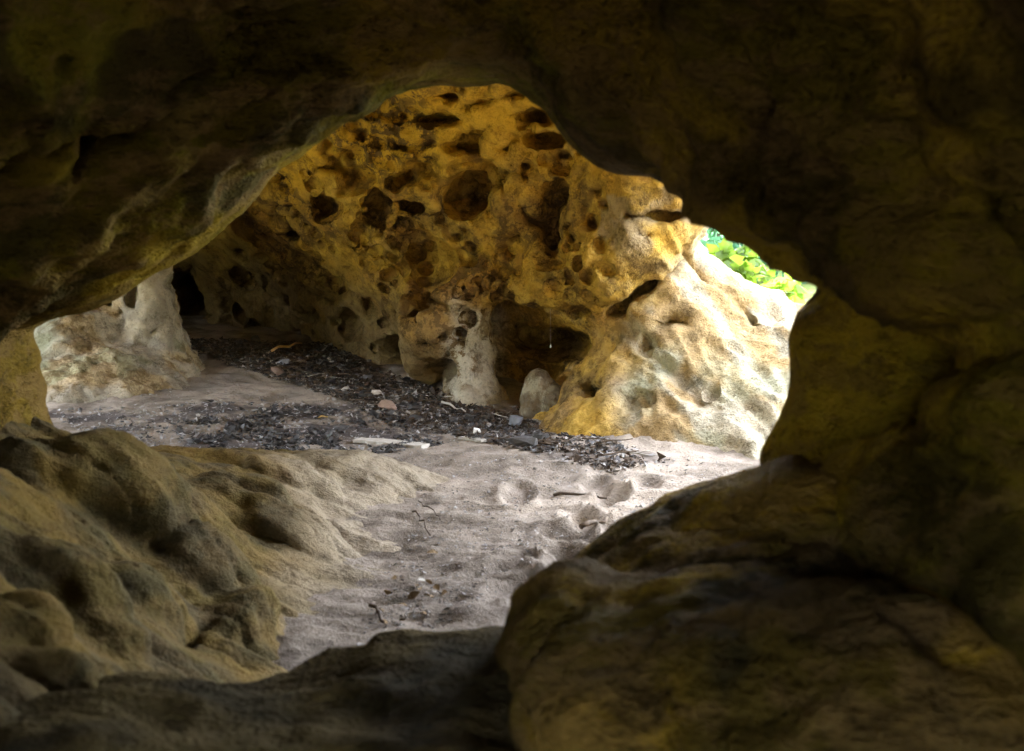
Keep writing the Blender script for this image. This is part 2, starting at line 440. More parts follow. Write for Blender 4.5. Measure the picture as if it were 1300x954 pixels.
HOLES = [(600,252,32,28,1.3),(705,253,22,22,1.1),(701,290,16,30,.8),(620,213,17,14,1.1),(540,213,19,15,1.2),(480,266,13,20,1.3),(412,262,17,13,1.2),
 (372,297,13,11,1.3),(340,300,9,8,1.2),(311,295,19,17,.8),(450,225,20,16,.9),(446,198,15,9,1),(500,148,14,7,1),(590,187,23,9,1.2),(636,227,15,19,1.1),
 (535,335,30,34,.7),(525,365,34,30,.5),(388,337,20,14,.6),(422,360,20,18,1.0),(400,296,9,6,1.2),(455,298,8,9,1.2),(520,262,16,7,1),(342,396,8,8,1),
 (325,422,12,11,1.1),(338,358,6,8,1),(444,412,16,20,.9),(212,372,12,16,.9),(255,378,9,9,1),(266,398,13,14,1),(350,345,8,10,.7),(750,283,9,8,1.3),
 (745,350,8,7,1),(759,312,6,6,1),(556,150,30,8,1),(682,150,22,9,1),(690,177,26,9,1.1),(710,207,18,14,.8),(638,342,15,11,.5),(697,330,18,9,.8),
 (866,322,12,9,1.1),(852,410,18,9,.55),(820,438,11,10,.7),(906,495,5,8,.6),(751,497,15,12,1.3),(806,508,19,12,.8,25),
 (600,172,18,7,1),(530,185,20,7,.9),(560,230,9,7,1),(420,212,14,8,.8),(395,235,9,6,1),(505,285,8,6,1),(470,335,9,7,.8),(575,300,10,8,.8),(655,300,9,7,1),
 (665,265,7,9,1),(760,240,10,7,.9),(800,275,7,6,1),(770,345,8,6,1),(820,300,9,7,.7),(840,275,22,9,.5),(365,380,10,9,1),(300,350,9,8,1),(285,385,8,9,1),
 (305,400,7,8,1),(395,400,14,12,.8),(470,390,12,12,.8),(240,350,16,12,.8),(225,405,12,10,.9),(650,120,14,6,.9),(610,130,10,5,1),(560,122,18,5,.9),(480,180,9,6,1),
 (640,190,8,7,1),(665,215,9,8,1),(820,365,80,9,.8,-38),(722,398,40,6,.6,-8),(945,400,70,6,.35,52),(560,470,30,12,.8,-5),(880,345,24,6,.6,50),(480,140,24,4,.8,-20),(600,205,26,5,.8,-10),(440,240,30,4,.8,-25),(400,325,30,5,.7,12),(330,330,26,5,.7,-20),(575,215,8,6,1),(500,235,7,6,1)]
HOLES = [(x, y, rx * 1.25, ry * 1.25, dd, *o) if rx < 60 else (x, y, rx, ry, dd, *o) for x, y, rx, ry, dd, *o in HOLES]
carve(CAVE, HOLES, 0.025, 0.13)
# medium hollows running into one another
rm = np.random.default_rng(23); md = []
while len(md) < 62:
    x, y = rm.normal(430, 130), rm.normal(265, 85)
    if y < 330 - (x - 200) * 0.8 or x > 740 or x < 215 or y > 430 or y < 110: continue
    r = rm.uniform(5, 12)
    md.append((x, y, r * rm.uniform(.9, 1.6), r, rm.uniform(.5, 1.0)))
carve(CAVE, md, 0.04, 0.3)
# many small pocks
rnd = np.random.default_rng(3)
sm = []
while len(sm) < 330:
    x, y = rnd.uniform(200, 900), rnd.uniform(105, 450)
    if y < 330 - (x - 200) * 0.9 or x > 770 or (x > 700 and y > 380): continue
    r = rnd.uniform(3.6, 8.0)
    sm.append((x, y, r * rnd.uniform(.9, 1.5), r, rnd.uniform(.7, 1.2)))
carve(CAVE, sm, 0.012, 0.15)

def pix(V):
    """where a surface point lies as seen along the passage (for laying out mineral stains by bearing)"""
    rel = V - np.array([0, 0, CAMZ])
    w = rel[:, 1] * CP - rel[:, 2] * SP
    return CX + FPX * rel[:, 0] / w, CY - FPX * (rel[:, 1] * SP + rel[:, 2] * CP) / w

def paint_cave(V, N):
    n1 = fbm(V, 1.5, 4, 31); n2 = fbm(V, 4.0, 4, 41); n3 = fbm(V, 9.0, 3, 51)
    x, z = V[:, 0], V[:, 2]
    ochre = cmix((0.50, 0.30, 0.055), (0.62, 0.40, 0.09), sst(-.3, .3, n2))
    c = cmix(ochre, (0.40, 0.23, 0.07), sst(0.0, 0.4, n1 + 0.4 * n3) * 0.8)
    brown = sst(0.05, 0.28, n2 * 0.7 + n1 * 0.6 + 0.02)
    c = cmix(c, (0.20, 0.13, 0.06), brown * 0.5)
    # grey dusty foot of the wall, with the lower-left shade put into its colour
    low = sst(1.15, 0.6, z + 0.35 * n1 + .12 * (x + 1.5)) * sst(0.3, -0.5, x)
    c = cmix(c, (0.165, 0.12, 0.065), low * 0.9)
    stub = sst(.25, .12, np.abs(x + .24)) * sst(.75, .55, z + .2 * n2)
    c = cmix(c, (0.50, 0.46, 0.38), stub * .8)
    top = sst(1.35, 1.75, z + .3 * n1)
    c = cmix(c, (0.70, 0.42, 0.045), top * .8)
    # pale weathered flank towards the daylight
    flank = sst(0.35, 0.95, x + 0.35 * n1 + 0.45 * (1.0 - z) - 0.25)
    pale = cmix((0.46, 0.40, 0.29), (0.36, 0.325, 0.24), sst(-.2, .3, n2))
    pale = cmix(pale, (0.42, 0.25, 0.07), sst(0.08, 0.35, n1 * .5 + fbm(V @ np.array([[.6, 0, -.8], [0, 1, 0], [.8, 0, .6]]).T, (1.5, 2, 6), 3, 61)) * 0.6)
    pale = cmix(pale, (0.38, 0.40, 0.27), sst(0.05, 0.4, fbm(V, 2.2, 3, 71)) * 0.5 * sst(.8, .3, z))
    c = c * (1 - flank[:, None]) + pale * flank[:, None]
    grey = sst(0.12, 0.30, fbm(V, 3.0, 3, 81)) * sst(0.2, 0.5, x) * sst(.9, 1.1, z)
    c = cmix(c, (0.33, 0.27, 0.20), grey * 0.7)
    crust = np.clip(.48 + .9 * n1 + .3 * brown - .25 * top, .1, .95) * (1 - .75 * flank)
    return np.c_[c, crust]
def disp_cave(V, N):
    fk = 1 - .3 * sst(.45, .9, V[:, 0])
    d = 0.07 * fbm(V, 1.3, 3, 12) + fk * (0.035 * fbm(V, 4.2, 3, 13) + 0.016 * fbm(V, 11, 3, 14) + 0.006 * ridged(V, 24, 2, 15))
    # runnels down the outcrop, falling to the right
    fl = sst(0.45, 0.9, V[:, 0]) * sst(1.35, 1.05, V[:, 2])
    W = V @ np.array([[.62, 0, -.78], [0, 1, 0], [.78, 0, .62]]).T
    W = W + 0.12 * np.stack([pn(V, 2.0, 90), pn(V, 2.0, 91), pn(V, 2.0, 92)], 1)
    d += fl * 0.062 * (ridged(W, (0.5, 1.2, 3.8), 3, 95) - 0.5)
    return d
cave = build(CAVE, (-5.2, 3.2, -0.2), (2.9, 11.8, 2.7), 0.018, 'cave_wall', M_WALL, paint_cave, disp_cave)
tag(cave, 'honeycombed ochre rock wall with dark round hollows behind the sandy floor', 'rock wall', None, 'thing')

# pale pillar at the left of the chamber
def pil_base(X, Y, Z): return np.full(np.broadcast(X, Y, Z).shape, 9.0)
PIL = Solid(pil_base)
add(PIL, 178, 360, 8.0, 34, 90, 0.26, 0.1, 1, -8)
add(PIL, 196, 435, 8.0, 30, 50, 0.30, 0.25, 1, -10)
add(PIL, 200, 480, 8.0, 58, 34, 0.42, 0.2, 1, 22)
add(PIL, 95, 440, 7.8, 62, 62, 0.42, 0.10, 1, -12)
add(PIL, 60, 480, 7.6, 80, 50, 0.45, 0.2, 1)
add(PIL, 150, 480, 7.6, 70, 40, 0.40, 0.12, 1, 15)
add(PIL, 175, 515, 7.7, 110, 42, 0.6, 0.25, 1, 8)
add(PIL, 80, 515, 7.3, 120, 46, 0.5, 0.25, 1, 0)
add(PIL, 165, 290, 8.0, 60, 60, 0.5, 0.2, 1)
add(PIL, 40, 400, 8.1, 60, 90, 0.4, 0.2, 1)
carve(PIL, [(194,420,7,9,1.1),(168,375,9,22,.6),(110,440,10,8,.7),(150,395,7,6,.8),(135,380,18,12,.4)])
def paint_pil(V, N):
    n1 = fbm(V, 2.2, 4, 131); n2 = fbm(V, 5, 4, 141)
    c = cmix((0.48, 0.41, 0.31), (0.33, 0.29, 0.23), sst(-.2, .3, n2))
    lowleft = sst(-2.75, -3.05, V[:, 0] + 0.2 * n1) * sst(1.2, .9, V[:, 2])
    c = cmix(c, (0.27, 0.27, 0.20), lowleft * 0.85)
    c = cmix(c, (0.50, 0.34, 0.14), sst(0.1, 0.35, n1) * 0.5)
    return np.c_[cmix(c, (0.25, 0.26, 0.16), sst(0.15, 0.4, fbm(V, 3, 3, 151)) * sst(.75, .4, V[:, 2]) * 0.6), .12 + .5 * sst(0, .4, n1)]
def disp_pil(V, N): return 0.045 * fbm(V, 2.5, 3, 112) + 0.034 * fbm(V, 7, 4, 113, .6) + .012 * ridged(V, 9, 3, 115)
pil = build(PIL, (-4.2, 6.5, -0.2), (-1.7, 9.0, 1.8), 0.018, 'rock_pillar', M_PALE, paint_pil, disp_pil)
tag(pil, 'pale rock pillar with greenish grey foot at the left of the chamber', 'rock pillar')

# small rounded boulder below the overhang
BLD = Solid(pil_base)
add(BLD, 684, 494, 7.0, 19, 26, 0.14, 0.05, 1, 0)
add(BLD, 706, 514, 6.95, 27, 24, 0.16, 0.06, 1, 35)
add(BLD, 684, 525, 7.0, 24, 30, 0.15, 0.06, 1)
bld = build(BLD, (-.3, 6.6, -.1), (.6, 7.4, .6), 0.015, 'boulder', M_PALE,
            lambda V, N: np.c_[cmix((0.38, 0.34, 0.25), (0.19, 0.155, 0.11), sst(-.1, .2, fbm(V, 9, 3, 5) - (V[:, 0] - .22) * 1.5)), .5 * np.ones(len(V))],
            lambda V, N: 0.022 * fbm(V, 7, 2, 6) + .012 * fbm(V, 18, 3, 7))
tag(bld, 'small rounded grey boulder half sunk in sand below the dark alcove', 'boulder')

# ------------------------------------------------------------------ lumpy ledge at the lower left
LEDGE_PTS = [  # photo pixel and distance of points on the ledge surface
    (60,545,3.25),(110,568,3.4),(0,560,2.95),(150,578,4.0),(230,577,4.4),(320,577,4.65),(400,577,4.8),(470,580,4.8),(540,603,5.15),
    (510,650,4.55),(520,700,3.95),(500,750,3.5),(455,810,3.05),(420,862,2.75),(300,630,4.0),(400,640,4.25),(450,690,3.85),(440,640,4.4),(420,740,3.45),(380,700,3.65),
    (330,700,3.5),(320,790,2.9),(260,690,3.25),(190,630,3.1),(205,595,3.4),(130,620,2.95),(60,660,2.6),(150,715,2.65),(220,800,2.5),
    (320,860,2.45),(100,800,2.15),(0,690,2.2),(0,800,1.8),(0,864,1.6),(100,880,1.8),(200,900,1.95),(320,940,2.1),(430,940,2.4)]
LP = np.array([at(*p) for p in LEDGE_PTS] + [(-1.8,3.0,.75),(-1.6,2.0,.65),(-1.4,1.1,.55),(-2.3,4.2,.35),(-2.0,5.2,.05),(-.6,5.6,-.1),(.2,5.6,-.15),(.2,4.4,-.12),(.1,3.2,-.12),(0,2.4,-.1),(-.3,1.6,.05),(-.9,1.0,.35)])
def _phi(r2): return np.where(r2 > 1e-12, .5 * r2 * np.log(np.maximum(r2, 1e-12)), 0)
_n = len(LP); _A = np.zeros((_n + 3, _n + 3))
_A[:_n, :_n] = _phi(((LP[:, None, :2] - LP[None, :, :2]) ** 2).sum(-1)) + np.eye(_n) * .012
_A[:_n, _n:] = np.c_[np.ones(_n), LP[:, :2]]; _A[_n:, :_n] = _A[:_n, _n:].T
_W = np.linalg.solve(_A, np.r_[LP[:, 2], 0, 0, 0])
def ledge_h(X, Y):
    h = _W[_n] + _W[_n + 1] * X + _W[_n + 2] * Y
    for i in range(_n): h = h + _W[i] * _phi((X - LP[i, 0]) ** 2 + (Y - LP[i, 1]) ** 2)
    return h
LED = Solid(lambda X, Y, Z: (Z - ledge_h(X, Y)) * 0.8)
def lumps(sol, items, t0=1.0):
    a = np.array(items, float); hit, r = march(sol, a[:, 0], a[:, 1], t0)
    for (px, py, rx, ry, rot, k, sign), p in zip(items, hit):
        s = p[1] / FPX
        R = np.array(Matrix.Rotation(math.radians(rot), 3, 'Y'))
        sol.prims.append(Blob(p + np.array([0, .25 * ry * s, .05 * ry * s]) * (1 if sign > 0 else .1), (rx * s, max(ry * 1.5, 8) * s, ry * s), R, k, sign, .12 * ry * s))
lumps(LED, [(145,630,98,56,34,.03,1),(300,640,70,34,14,.025,1),(372,610,64,22,24,.03,1),(60,600,60,36,30,.06,1),(265,735,86,40,40,.05,1),(70,745,90,40,28,.06,1),
    (180,760,60,30,38,.05,1),(30,800,50,34,20,.05,1),(130,815,56,26,14,.05,1),(380,690,80,36,38,.06,1),(300,800,40,50,60,.06,1),(330,590,70,10,8,.03,1),(215,690,46,22,40,.04,1),(60,860,60,24,10,.04,1)])
lumps(LED, [(330,622,72,9,22,.02,-1),(243,655,9,20,-12,.02,-1),(205,690,14,12,0,.03,-1),(345,770,14,15,20,.04,-1),(445,612,24,12,30,.05,-1),(110,700,80,7,30,.03,-1),(250,800,9,40,10,.03,-1),(60,780,60,7,24,.03,-1),(330,678,60,6,25,.03,-1),(400,590,30,7,15,.03,-1),(90,850,50,6,15,.03,-1)])
def paint_led(V, N):
    n1 = fbm(V, 2.0, 4, 231); n2 = fbm(V, 6, 4, 241)
    c = cmix((0.108, 0.078, 0.027), (0.07, 0.056, 0.026), sst(-.2, .3, n2))
    c = cmix(c, (0.165, 0.105, 0.026), sst(0.05, 0.35, n1) * 0.6)
    sand = sst(-0.85, -0.35, V[:, 0] + 0.25 * n1 + (V[:, 1] - 3.6) * 0.25)
    c = cmix(c, (0.27, 0.225, 0.17), sand * 0.9)
    return np.c_[cmix(c, (0.075, 0.06, 0.035), sst(0.08, 0.22, fbm(V @ np.array([[.85, .38, .4], [-.35, .92, 0], [-.4, 0, .9]]), (2.0, 6, 3), 4, 251)) * 0.75 * (1 - sand)), .3 * (1 - sand)]
def disp_led(V, N):
    W = V @ np.array([[.85, .38, .4], [-.35, .92, 0], [-.4, 0, .9]])
    W = W + 0.07 * np.stack([pn(V, 3.0, 90), pn(V, 3.0, 91), pn(V, 3.0, 92)], 1)
    crack = np.exp(-(pn(W, (1.2, 4.6, 2.2), 277) / .06) ** 2)
    return 0.012 * fbm(V, 2.6, 2, 212) - 0.016 * crack + 0.017 * (ridged(W, (1.0, 4.2, 1.6), 3, 213) - .5) + 0.010 * fbm(V, 14, 3, 214)
ledge = build(LED, (-2.6, 1.2, -0.15), (0.4, 5.7, 1.1), 0.015, 'rock_ledge', M_LEDGE, paint_led, disp_led)
tag(ledge, 'lumpy brown sandstone ledge with rounded folds sloping down to the sand path', 'rock ledge')

# ------------------------------------------------------------------ dark boulders at the lower right
BR = Solid(pil_base)
add(BR, 755, 860, 1.75, 112, 115, 0.30, 0.06, 1)
add(BR, 890, 880, 1.7, 150, 130, 0.3, 0.08, 1, 12)
add(BR, 925, 748, 2.0, 175, 92, 0.32, 0.12, 1, -12)
add(BR, 1080, 920, 1.5, 220, 160, 0.3, 0.12, 1)
def paint_br(V, N):
    n = fbm(V, 3.0, 4, 331)
    c = cmix((0.10, 0.07, 0.016), (0.29, 0.185, 0.025), sst(-.15, .25, n))
    return np.c_[cmix(c, (0.035, 0.028, 0.013), sst(0.05, 0.25, fbm(V, 4, 4, 341)) * .9), .6 * np.ones(len(V))]
def disp_br(V, N): return -0.018 * np.exp(-(pn(V, (2.2, 2.2, 4.0), 377) / .05) ** 2) + 0.035 * fbm(V, 3.5, 3, 312) + 0.014 * ridged(V, 6, 3, 315) + 0.009 * fbm(V, 14, 3, 313)
br = build(BR, (-0.2, 0.9, -0.15), (1.3, 2.5, 1.0), 0.018, 'dark_boulder', M_ARCH, paint_br, disp_br)
tag(br, 'big rounded dark boulder with ochre patches at the lower right', 'boulder')

B2 = Solid(pil_base)
add(B2, 905, 690, 2.15, 85, 65, 0.28, 0.08, 1, -18)
add(B2, 800, 720, 2.25, 90, 40, 0.22, 0.10, 1, -28)
add(B2, 1010, 650, 2.1, 110, 60, 0.25, 0.12, 1, -15)
add(B2, 740, 765, 2.3, 80, 26, 0.16, 0.08, 1, -25)
b2 = build(B2, (-0.1, 1.7, -0.1), (1.2, 2.8, .9), 0.018, 'stepped_rock', M_ARCH, paint_br,
           lambda V, N: 0.03 * fbm(V, 4, 3, 322) + 0.006 * fbm(V, 14, 3, 323))
tag(b2, 'dark stepped rock rising behind the big boulder beside the path', 'rock')

B3 = Solid(pil_base)
add(B3, 605, 896, 2.0, 140, 42, 0.3, 0.08, 1, -6)
add(B3, 505, 928, 1.8, 165, 46, 0.3, 0.10, 1, -14)
add(B3, 640, 950, 1.75, 120, 60, 0.3, 0.08, 1, 0)
add(B3, 330, 992, 1.6, 330, 48, 0.3, 0.10, 1, -3)
add(B3, 60, 1000, 1.5, 220, 52, 0.3, 0.10, 1, 3)
b3 = build(B3, (-1.2, 1.0, -0.15), (0.5, 2.6, .6), 0.018, 'rock_slab', M_ARCH,
           lambda V, N: cmix((0.085, 0.062, 0.026), (0.035, 0.027, 0.014), sst(-.2, .3, fbm(V, 4, 4, 351))),
           lambda V, N: 0.03 * ridged(V, (2.0, 3, 9), 3, 332) + 0.006 * fbm(V, 14, 3, 333))
tag(b3, 'low dark rock slab in the shade at the near end of the sand path', 'rock slab')

# ------------------------------------------------------------------ sand floor and ground, one sheet to the horizon
def axis(a, b, step, far_lo, far_hi):
    mid = np.arange(a, b, step)
    lo = a - np.geomspace(step * 1.5, a - far_lo, 44)[::-1]; hi = b + np.geomspace(step * 1.5, far_hi - b, 44)
    return np.concatenate([lo, mid, hi])
FOOT = [(rnd.normal(.15 + .12 * (y - 3.2), .22), y, rnd.uniform(-.6, .6)) for y in rnd.uniform(2.3, 4.9, 46)]
def ground_z(x, y):
    x = np.atleast_1d(np.asarray(x, float)); y = np.atleast_1d(np.asarray(y, float))
    P = np.stack([x, y, 0 * x], -1)
    z = 0.30 * sst(6.2, 10, y) * sst(1.0, -1.5, x) + 0.10 * sst(-0.6, -2.2, x) * sst(5, 6.5, y)
    z = z + 0.13 * np.exp(-((x + .05) / .8) ** 2 - ((y - 7.8) / .75) ** 2)
    z = z + 0.10 * np.exp(-((x - 1.2) / 1.0) ** 2 - ((y - 6.0) / .45) ** 2)
    near = sst(14, 9, np.hypot(x, y - 5))
    z = z + 0.06 * fbm(P, .9, 2, 401) * near + near * (0.022 * fbm(P, (3.2, 4.5, 1), 3, 402) + 0.011 * ridged(P, (7, 11, 1), 3, 403))
    r = np.hypot(x, y)
    z = z + sst(14, 60, r) * 3.5 + sst(40, 180, r) * 22
    return z
def foot_z(x, y):
    z = np.zeros_like(x)
    for fx, fy, a in FOOT:
        c, s = math.cos(a), math.sin(a)
        u = ((x - fx) * c + (y - fy) * s) / 0.055; v = (-(x - fx) * s + (y - fy) * c) / 0.13
        q = u * u + v * v
        z = z - 0.030 * np.exp(-q * q * .6) + 0.011 * np.exp(-((np.sqrt(q) - 1.45) / .35) ** 2)
    return z
gx = axis(-3.9, 2.2, 0.02, -260, 260); gy = np.concatenate([1.6 - np.geomspace(.04, 200, 40)[::-1], np.arange(1.6, 4.8, 0.018), np.arange(4.8, 10.6, 0.026), 10.6 + np.geomspace(.04, 260, 44)])
GX, GY = np.meshgrid(gx, gy, indexing='ij')
GZ = ground_z(GX.ravel(), GY.ravel()) + foot_z(GX.ravel(), GY.ravel())
GV = np.stack([GX.ravel(), GY.ravel(), GZ], 1)
nx, ny = GX.shape
I = np.arange(nx * ny).reshape(nx, ny)
GQ = np.stack([I[:-1, :-1], I[1:, :-1], I[1:, 1:], I[:-1, 1:]], -1).reshape(-1, 4)
# ash-stained bands of the sand (photo outline of the burnt litter, laid on the ground)
BAND_A = [(215,428),(300,434),(430,434),(475,468),(540,488),(610,515),(690,548),(700,572),(640,566),(560,550),(500,542),(440,505),(370,482),(300,464),(225,446)]
BAND_B = [(60,520),(160,520),(300,508),(430,512),(560,556),(520,572),(430,580),(330,576),(190,576),(110,566)]
BAND_C = [(620,505),(760,552),(850,585),(780,602),(690,580),(630,560)]
def inpoly(poly, x, y):
    r = np.zeros(x.shape, bool)
    for (ax, ay), (bx, by) in zip(poly, poly[1:] + poly[:1]):
        if ay != by: r ^= ((ay > y) != (by > y)) & (x < ax + (y - ay) / (by - ay) * (bx - ax))
    return r
def to_ground(px, py):
    z = np.zeros(len(px)); r = ray(px, py)
    for _ in range(40):
        t = (CAMZ - z) / -r[:, 2]
        z = 0.6 * z + 0.4 * ground_z(r[:, 0] * t, r[:, 1] * t)
    return np.stack([r[:, 0] * t, r[:, 1] * t, z], 1)
def ground_poly(poly):
    a = np.array(poly, float); g = to_ground(a[:, 0], a[:, 1]); return [(p[0], p[1]) for p in g]
WA, WB, WC = map(ground_poly, (BAND_A, BAND_B, BAND_C))
def paint_ground(V):
    n1 = fbm(V, 1.3, 3, 431); n2 = fbm(V, 6, 4, 441)
    c = cmix((0.275, 0.232, 0.192), (0.175, 0.145, 0.117), sst(-.3, .3, n2))
    c = cmix(c, (0.41, 0.345, 0.28), sst(0, .4, n1) * .6)
    near_dark = sst(4.4, 3.0, V[:, 1] + .5 * n1) * .45  # sand gets darker towards the near end, edge broken by noise
    c = cmix(c, (0.15, 0.125, 0.105), near_dark)
    wob = V[:, :2] + 0.10 * np.stack([pn(V, 3, 5) + pn(V, 8, 6), pn(V, 3, 7) + pn(V, 8, 8)], 1)
    for w, s in ((WA, .75), (WB, .85), (WC, .45)):
        m = inpoly(w, wob[:, 0], wob[:, 1])
        t = m * sst(-0.12, 0.22, fbm(V, (2.5, 4.5, 1), 4, 451)) * s
        c = cmix(c, (0.075, 0.065, 0.065), t)
    out = sst(1.0, 3.5, V[:, 0] - 1.6) + sst(11.5, 13, V[:, 1]) + sst(-5, -7, V[:, 0])
    g = cmix((0.10, 0.13, 0.035), (0.17, 0.15, 0.07), sst(-.2, .3, n1))
    out = np.clip(out, 0, 1)
    near_out = np.clip(sst(3.5, 1.5, np.abs(V[:, 0] - 1.8)), 0, 1)
    return c * (1 - out[:, None]) + g * out[:, None]
def sand_mat():
    m, nt, b = new_mat('sand')
    geo = nt.nodes.new('ShaderNodeNewGeometry'); P = geo.outputs['Position']
    a = nt.nodes.new('ShaderNodeAttribute'); a.attribute_name = 'Stain'
    n1 = nnoise(nt, P, 14, 4, 0.7); n2 = nnoise(nt, P, 70, 3, 0.75); n3 = nnoise(nt, P, 320, 1, 0.7)
    s = nmath(nt, 'ADD', nmath(nt, 'MULTIPLY', n1, .4), nmath(nt, 'ADD', nmath(nt, 'MULTIPLY', n2, .35), nmath(nt, 'MULTIPLY', n3, .25)))
    col = nmix(nt, 'MULTIPLY', 1.0, a.outputs['Color'], nramp(nt, s, [(.34, (.55, .53, .5)), (.5, (.95, .95, .95)), (.64, (1, 1, 1))]))
    v = nt.nodes.new('ShaderNodeTexVoronoi'); v.inputs['Scale'].default_value = 95; nt.links.new(P, v.inputs['Vector'])
    col = nmix(nt, 'MULTIPLY', 0.7, col, nramp(nt, v.outputs['Color'], [(0.0, (.25,) * 3), (.16, (1, 1, 1))]))
    nt.links.new(col, b.inputs['Base Color'])
    h = nmath(nt, 'ADD', n1, nmath(nt, 'ADD', nmath(nt, 'MULTIPLY', n2, .6), nmath(nt, 'MULTIPLY', n3, .3)))
    bp = nt.nodes.new('ShaderNodeBump'); bp.inputs['Distance'].default_value = 0.014
    nt.links.new(h, bp.inputs['Height']); nt.links.new(bp.outputs[0], b.inputs['Normal'])
    return m
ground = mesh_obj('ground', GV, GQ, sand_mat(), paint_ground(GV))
ground['kind'] = 'structure'

# unseen green sheet over the cave, added to keep sunlight out of the rock shells
hx = np.linspace(-5.4, 2.9, 60); hy = np.linspace(-3.2, 12.2, 100); HX, HY = np.meshgrid(hx, hy, indexing='ij')
HV = np.stack([HX.ravel(), HY.ravel(), 2.80 + .0 * HX.ravel()], 1); HV[:, 2] += .25 * np.abs(fbm(HV, .5, 3, 601)) + .1
_b = HV[:, 1] > 12.1; HV[_b, 2] = -.3; HV[_b, 1] = 12.1
Ih = np.arange(60 * 100).reshape(60, 100); HQ = np.stack([Ih[:-1, :-1], Ih[1:, :-1], Ih[1:, 1:], Ih[:-1, 1:]], -1).reshape(-1, 4)
_c = HV[HQ].mean(1); _open = (_c[:, 0] > 1.15 + .1 * np.maximum(_c[:, 1] - 6.3, 0)) & (_c[:, 1] > 3.7)
hill_light_cover = mesh_obj('hill_light_cover', HV, HQ[~_open], flat_mat('turf', (0.10, 0.13, 0.04), .4, 6, .9, .02)); hill_light_cover['kind'] = 'structure'
#@@L0
# ------------------------------------------------------------------ burnt litter on the sand
import bmesh
def hull_mesh(name, pts, mat, smooth=False):
    bm = bmesh.new()
    for p in pts: bm.verts.new(p)
    r = bmesh.ops.convex_hull(bm, input=bm.verts)
    bmesh.ops.delete(bm, geom=[g for g in r['geom_interior'] if isinstance(g, bmesh.types.BMVert)], context='VERTS')
    me = bpy.data.meshes.new(name); bm.to_mesh(me); bm.free()
    for p in me.polygons: p.use_smooth = smooth
    me.materials.append(mat); return me
def chunk(seed, sx, sy, sz, n=13):
    r = np.random.default_rng(seed); p = r.normal(size=(n, 3)); p /= np.linalg.norm(p, axis=1, keepdims=True)
    return p * r.uniform(.65, 1.05, (n, 1)) * np.array([sx, sy, sz])
M_CHAR = flat_mat('charcoal', (0.032, 0.028, 0.027), .5, 60, .62, .002, .5)
M_WOOD = flat_mat('weathered_wood', (0.31, 0.285, 0.25), .25, 40, .85, .002)
M_STICK = flat_mat('dry_stick', (0.50, 0.36, 0.18), .25, 30, .8, .002)
M_TWIG = flat_mat('twig_bark', (0.085, 0.062, 0.045), .35, 40, .85, .002)
M_STONE = flat_mat('grey_stone', (0.34, 0.31, 0.28), .3, 25, .9, .004)
M_WHITE = flat_mat('white_stone', (0.48, 0.46, 0.42), .15, 25, .9, .003)
M_RED = flat_mat('reddish_stone', (0.24, 0.165, 0.13), .25, 20, .9, .004)
M_BLUE = flat_mat('blue_grey_stone', (0.20, 0.21, 0.235), .25, 20, .8, .004)
M_LEAFD = flat_mat('dead_leaf', (0.28, 0.19, 0.10), .35, 20, .85, .002)
M_LEAFY = flat_mat('yellowed_leaf', (0.52, 0.36, 0.12), .25, 20, .8, .002)
M_WEB = flat_mat('spider_silk', (0.38, 0.36, 0.33), .05, 20, .6, .0)

def place(me, name, p, s, rot, label, cat, group=None):
    o = bpy.data.objects.new(name, me); C.objects.link(o)
    o.location = p; o.scale = (s,) * 3 if np.isscalar(s) else s; o.rotation_euler = rot
    return tag(o, label, cat, group)
def sample(poly, n, seed, patch=0.0, freq=0.02):
    r = np.random.default_rng(seed); a = np.array(poly, float); out = []
    lo, hi = a.min(0), a.max(0)
    while len(out) < n:
        q = r.uniform(lo, hi, (400, 2))
        k = inpoly(poly, q[:, 0], q[:, 1]) & (pn(np.c_[q[:, 0], q[:, 1] * 2.2, 0 * q[:, 0]], freq, seed) > patch)
        out += list(q[k])
    q = np.array(out[:n]); g = to_ground(q[:, 0], q[:, 1]); g[:, 2] += foot_z(g[:, 0], g[:, 1]); return g
shapes = [(1, .7, .45), (1, .5, .35), (1, .8, .3), (1, .35, .3), (1, .9, .6), (1, .6, .2), (1, .28, .22), (.9, .8, .5)]
CH = [hull_mesh('charcoal_piece', chunk(50 + i, *s), M_CHAR) for i, s in enumerate(shapes)]
rc = np.random.default_rng(11)
def scatter(poly, n, seed, smin_, smax_, label, group, patch=0.0, name='charcoal_piece', cat='charcoal', meshes=None, sink=.25):
    meshes = meshes or CH
    for p in sample(poly, n, seed, patch):
        s = smin_ * (smax_ / smin_) ** (rc.random() ** 1.8)
        place(meshes[rc.integers(len(meshes))], name, p + np.array([0, 0, s * sink]), s, (rc.normal(0, .4), rc.normal(0, .4), rc.uniform(0, 6.28)), label, cat, group)
BACK_A = [(225,430),(430,437),(475,470),(540,490),(610,515),(690,548),(712,574),(685,576),(640,568),(560,552),(500,542),(440,510),(360,486),(290,464)]
scatter(BACK_A, 185, 21, .014, .062, 'black charcoal fragment in the broad burnt drift below the hollowed wall', 'charcoal fragments of the burnt drift', -.22)
scatter([(230,548),(330,520),(440,520),(470,548),(560,566),(470,574),(330,572),(240,568)], 75, 22, .014, .045, 'small charcoal crumb in the dark ash streak just beyond the brown ledge', 'charcoal crumbs of the ash streak', -.05)
scatter([(640,528),(760,556),(850,588),(770,592),(690,575)], 30, 23, .012, .04, 'charcoal fragment strewn on the bright sand at the foot of the pale outcrop', 'charcoal fragments on the bright sand', -.1)
scatter([(75,520),(160,512),(215,535),(180,560),(90,545)], 16, 24, .012, .03, 'dark fragment on the sand in front of the pale rock pillar', 'dark fragments before the pillar', -.5)
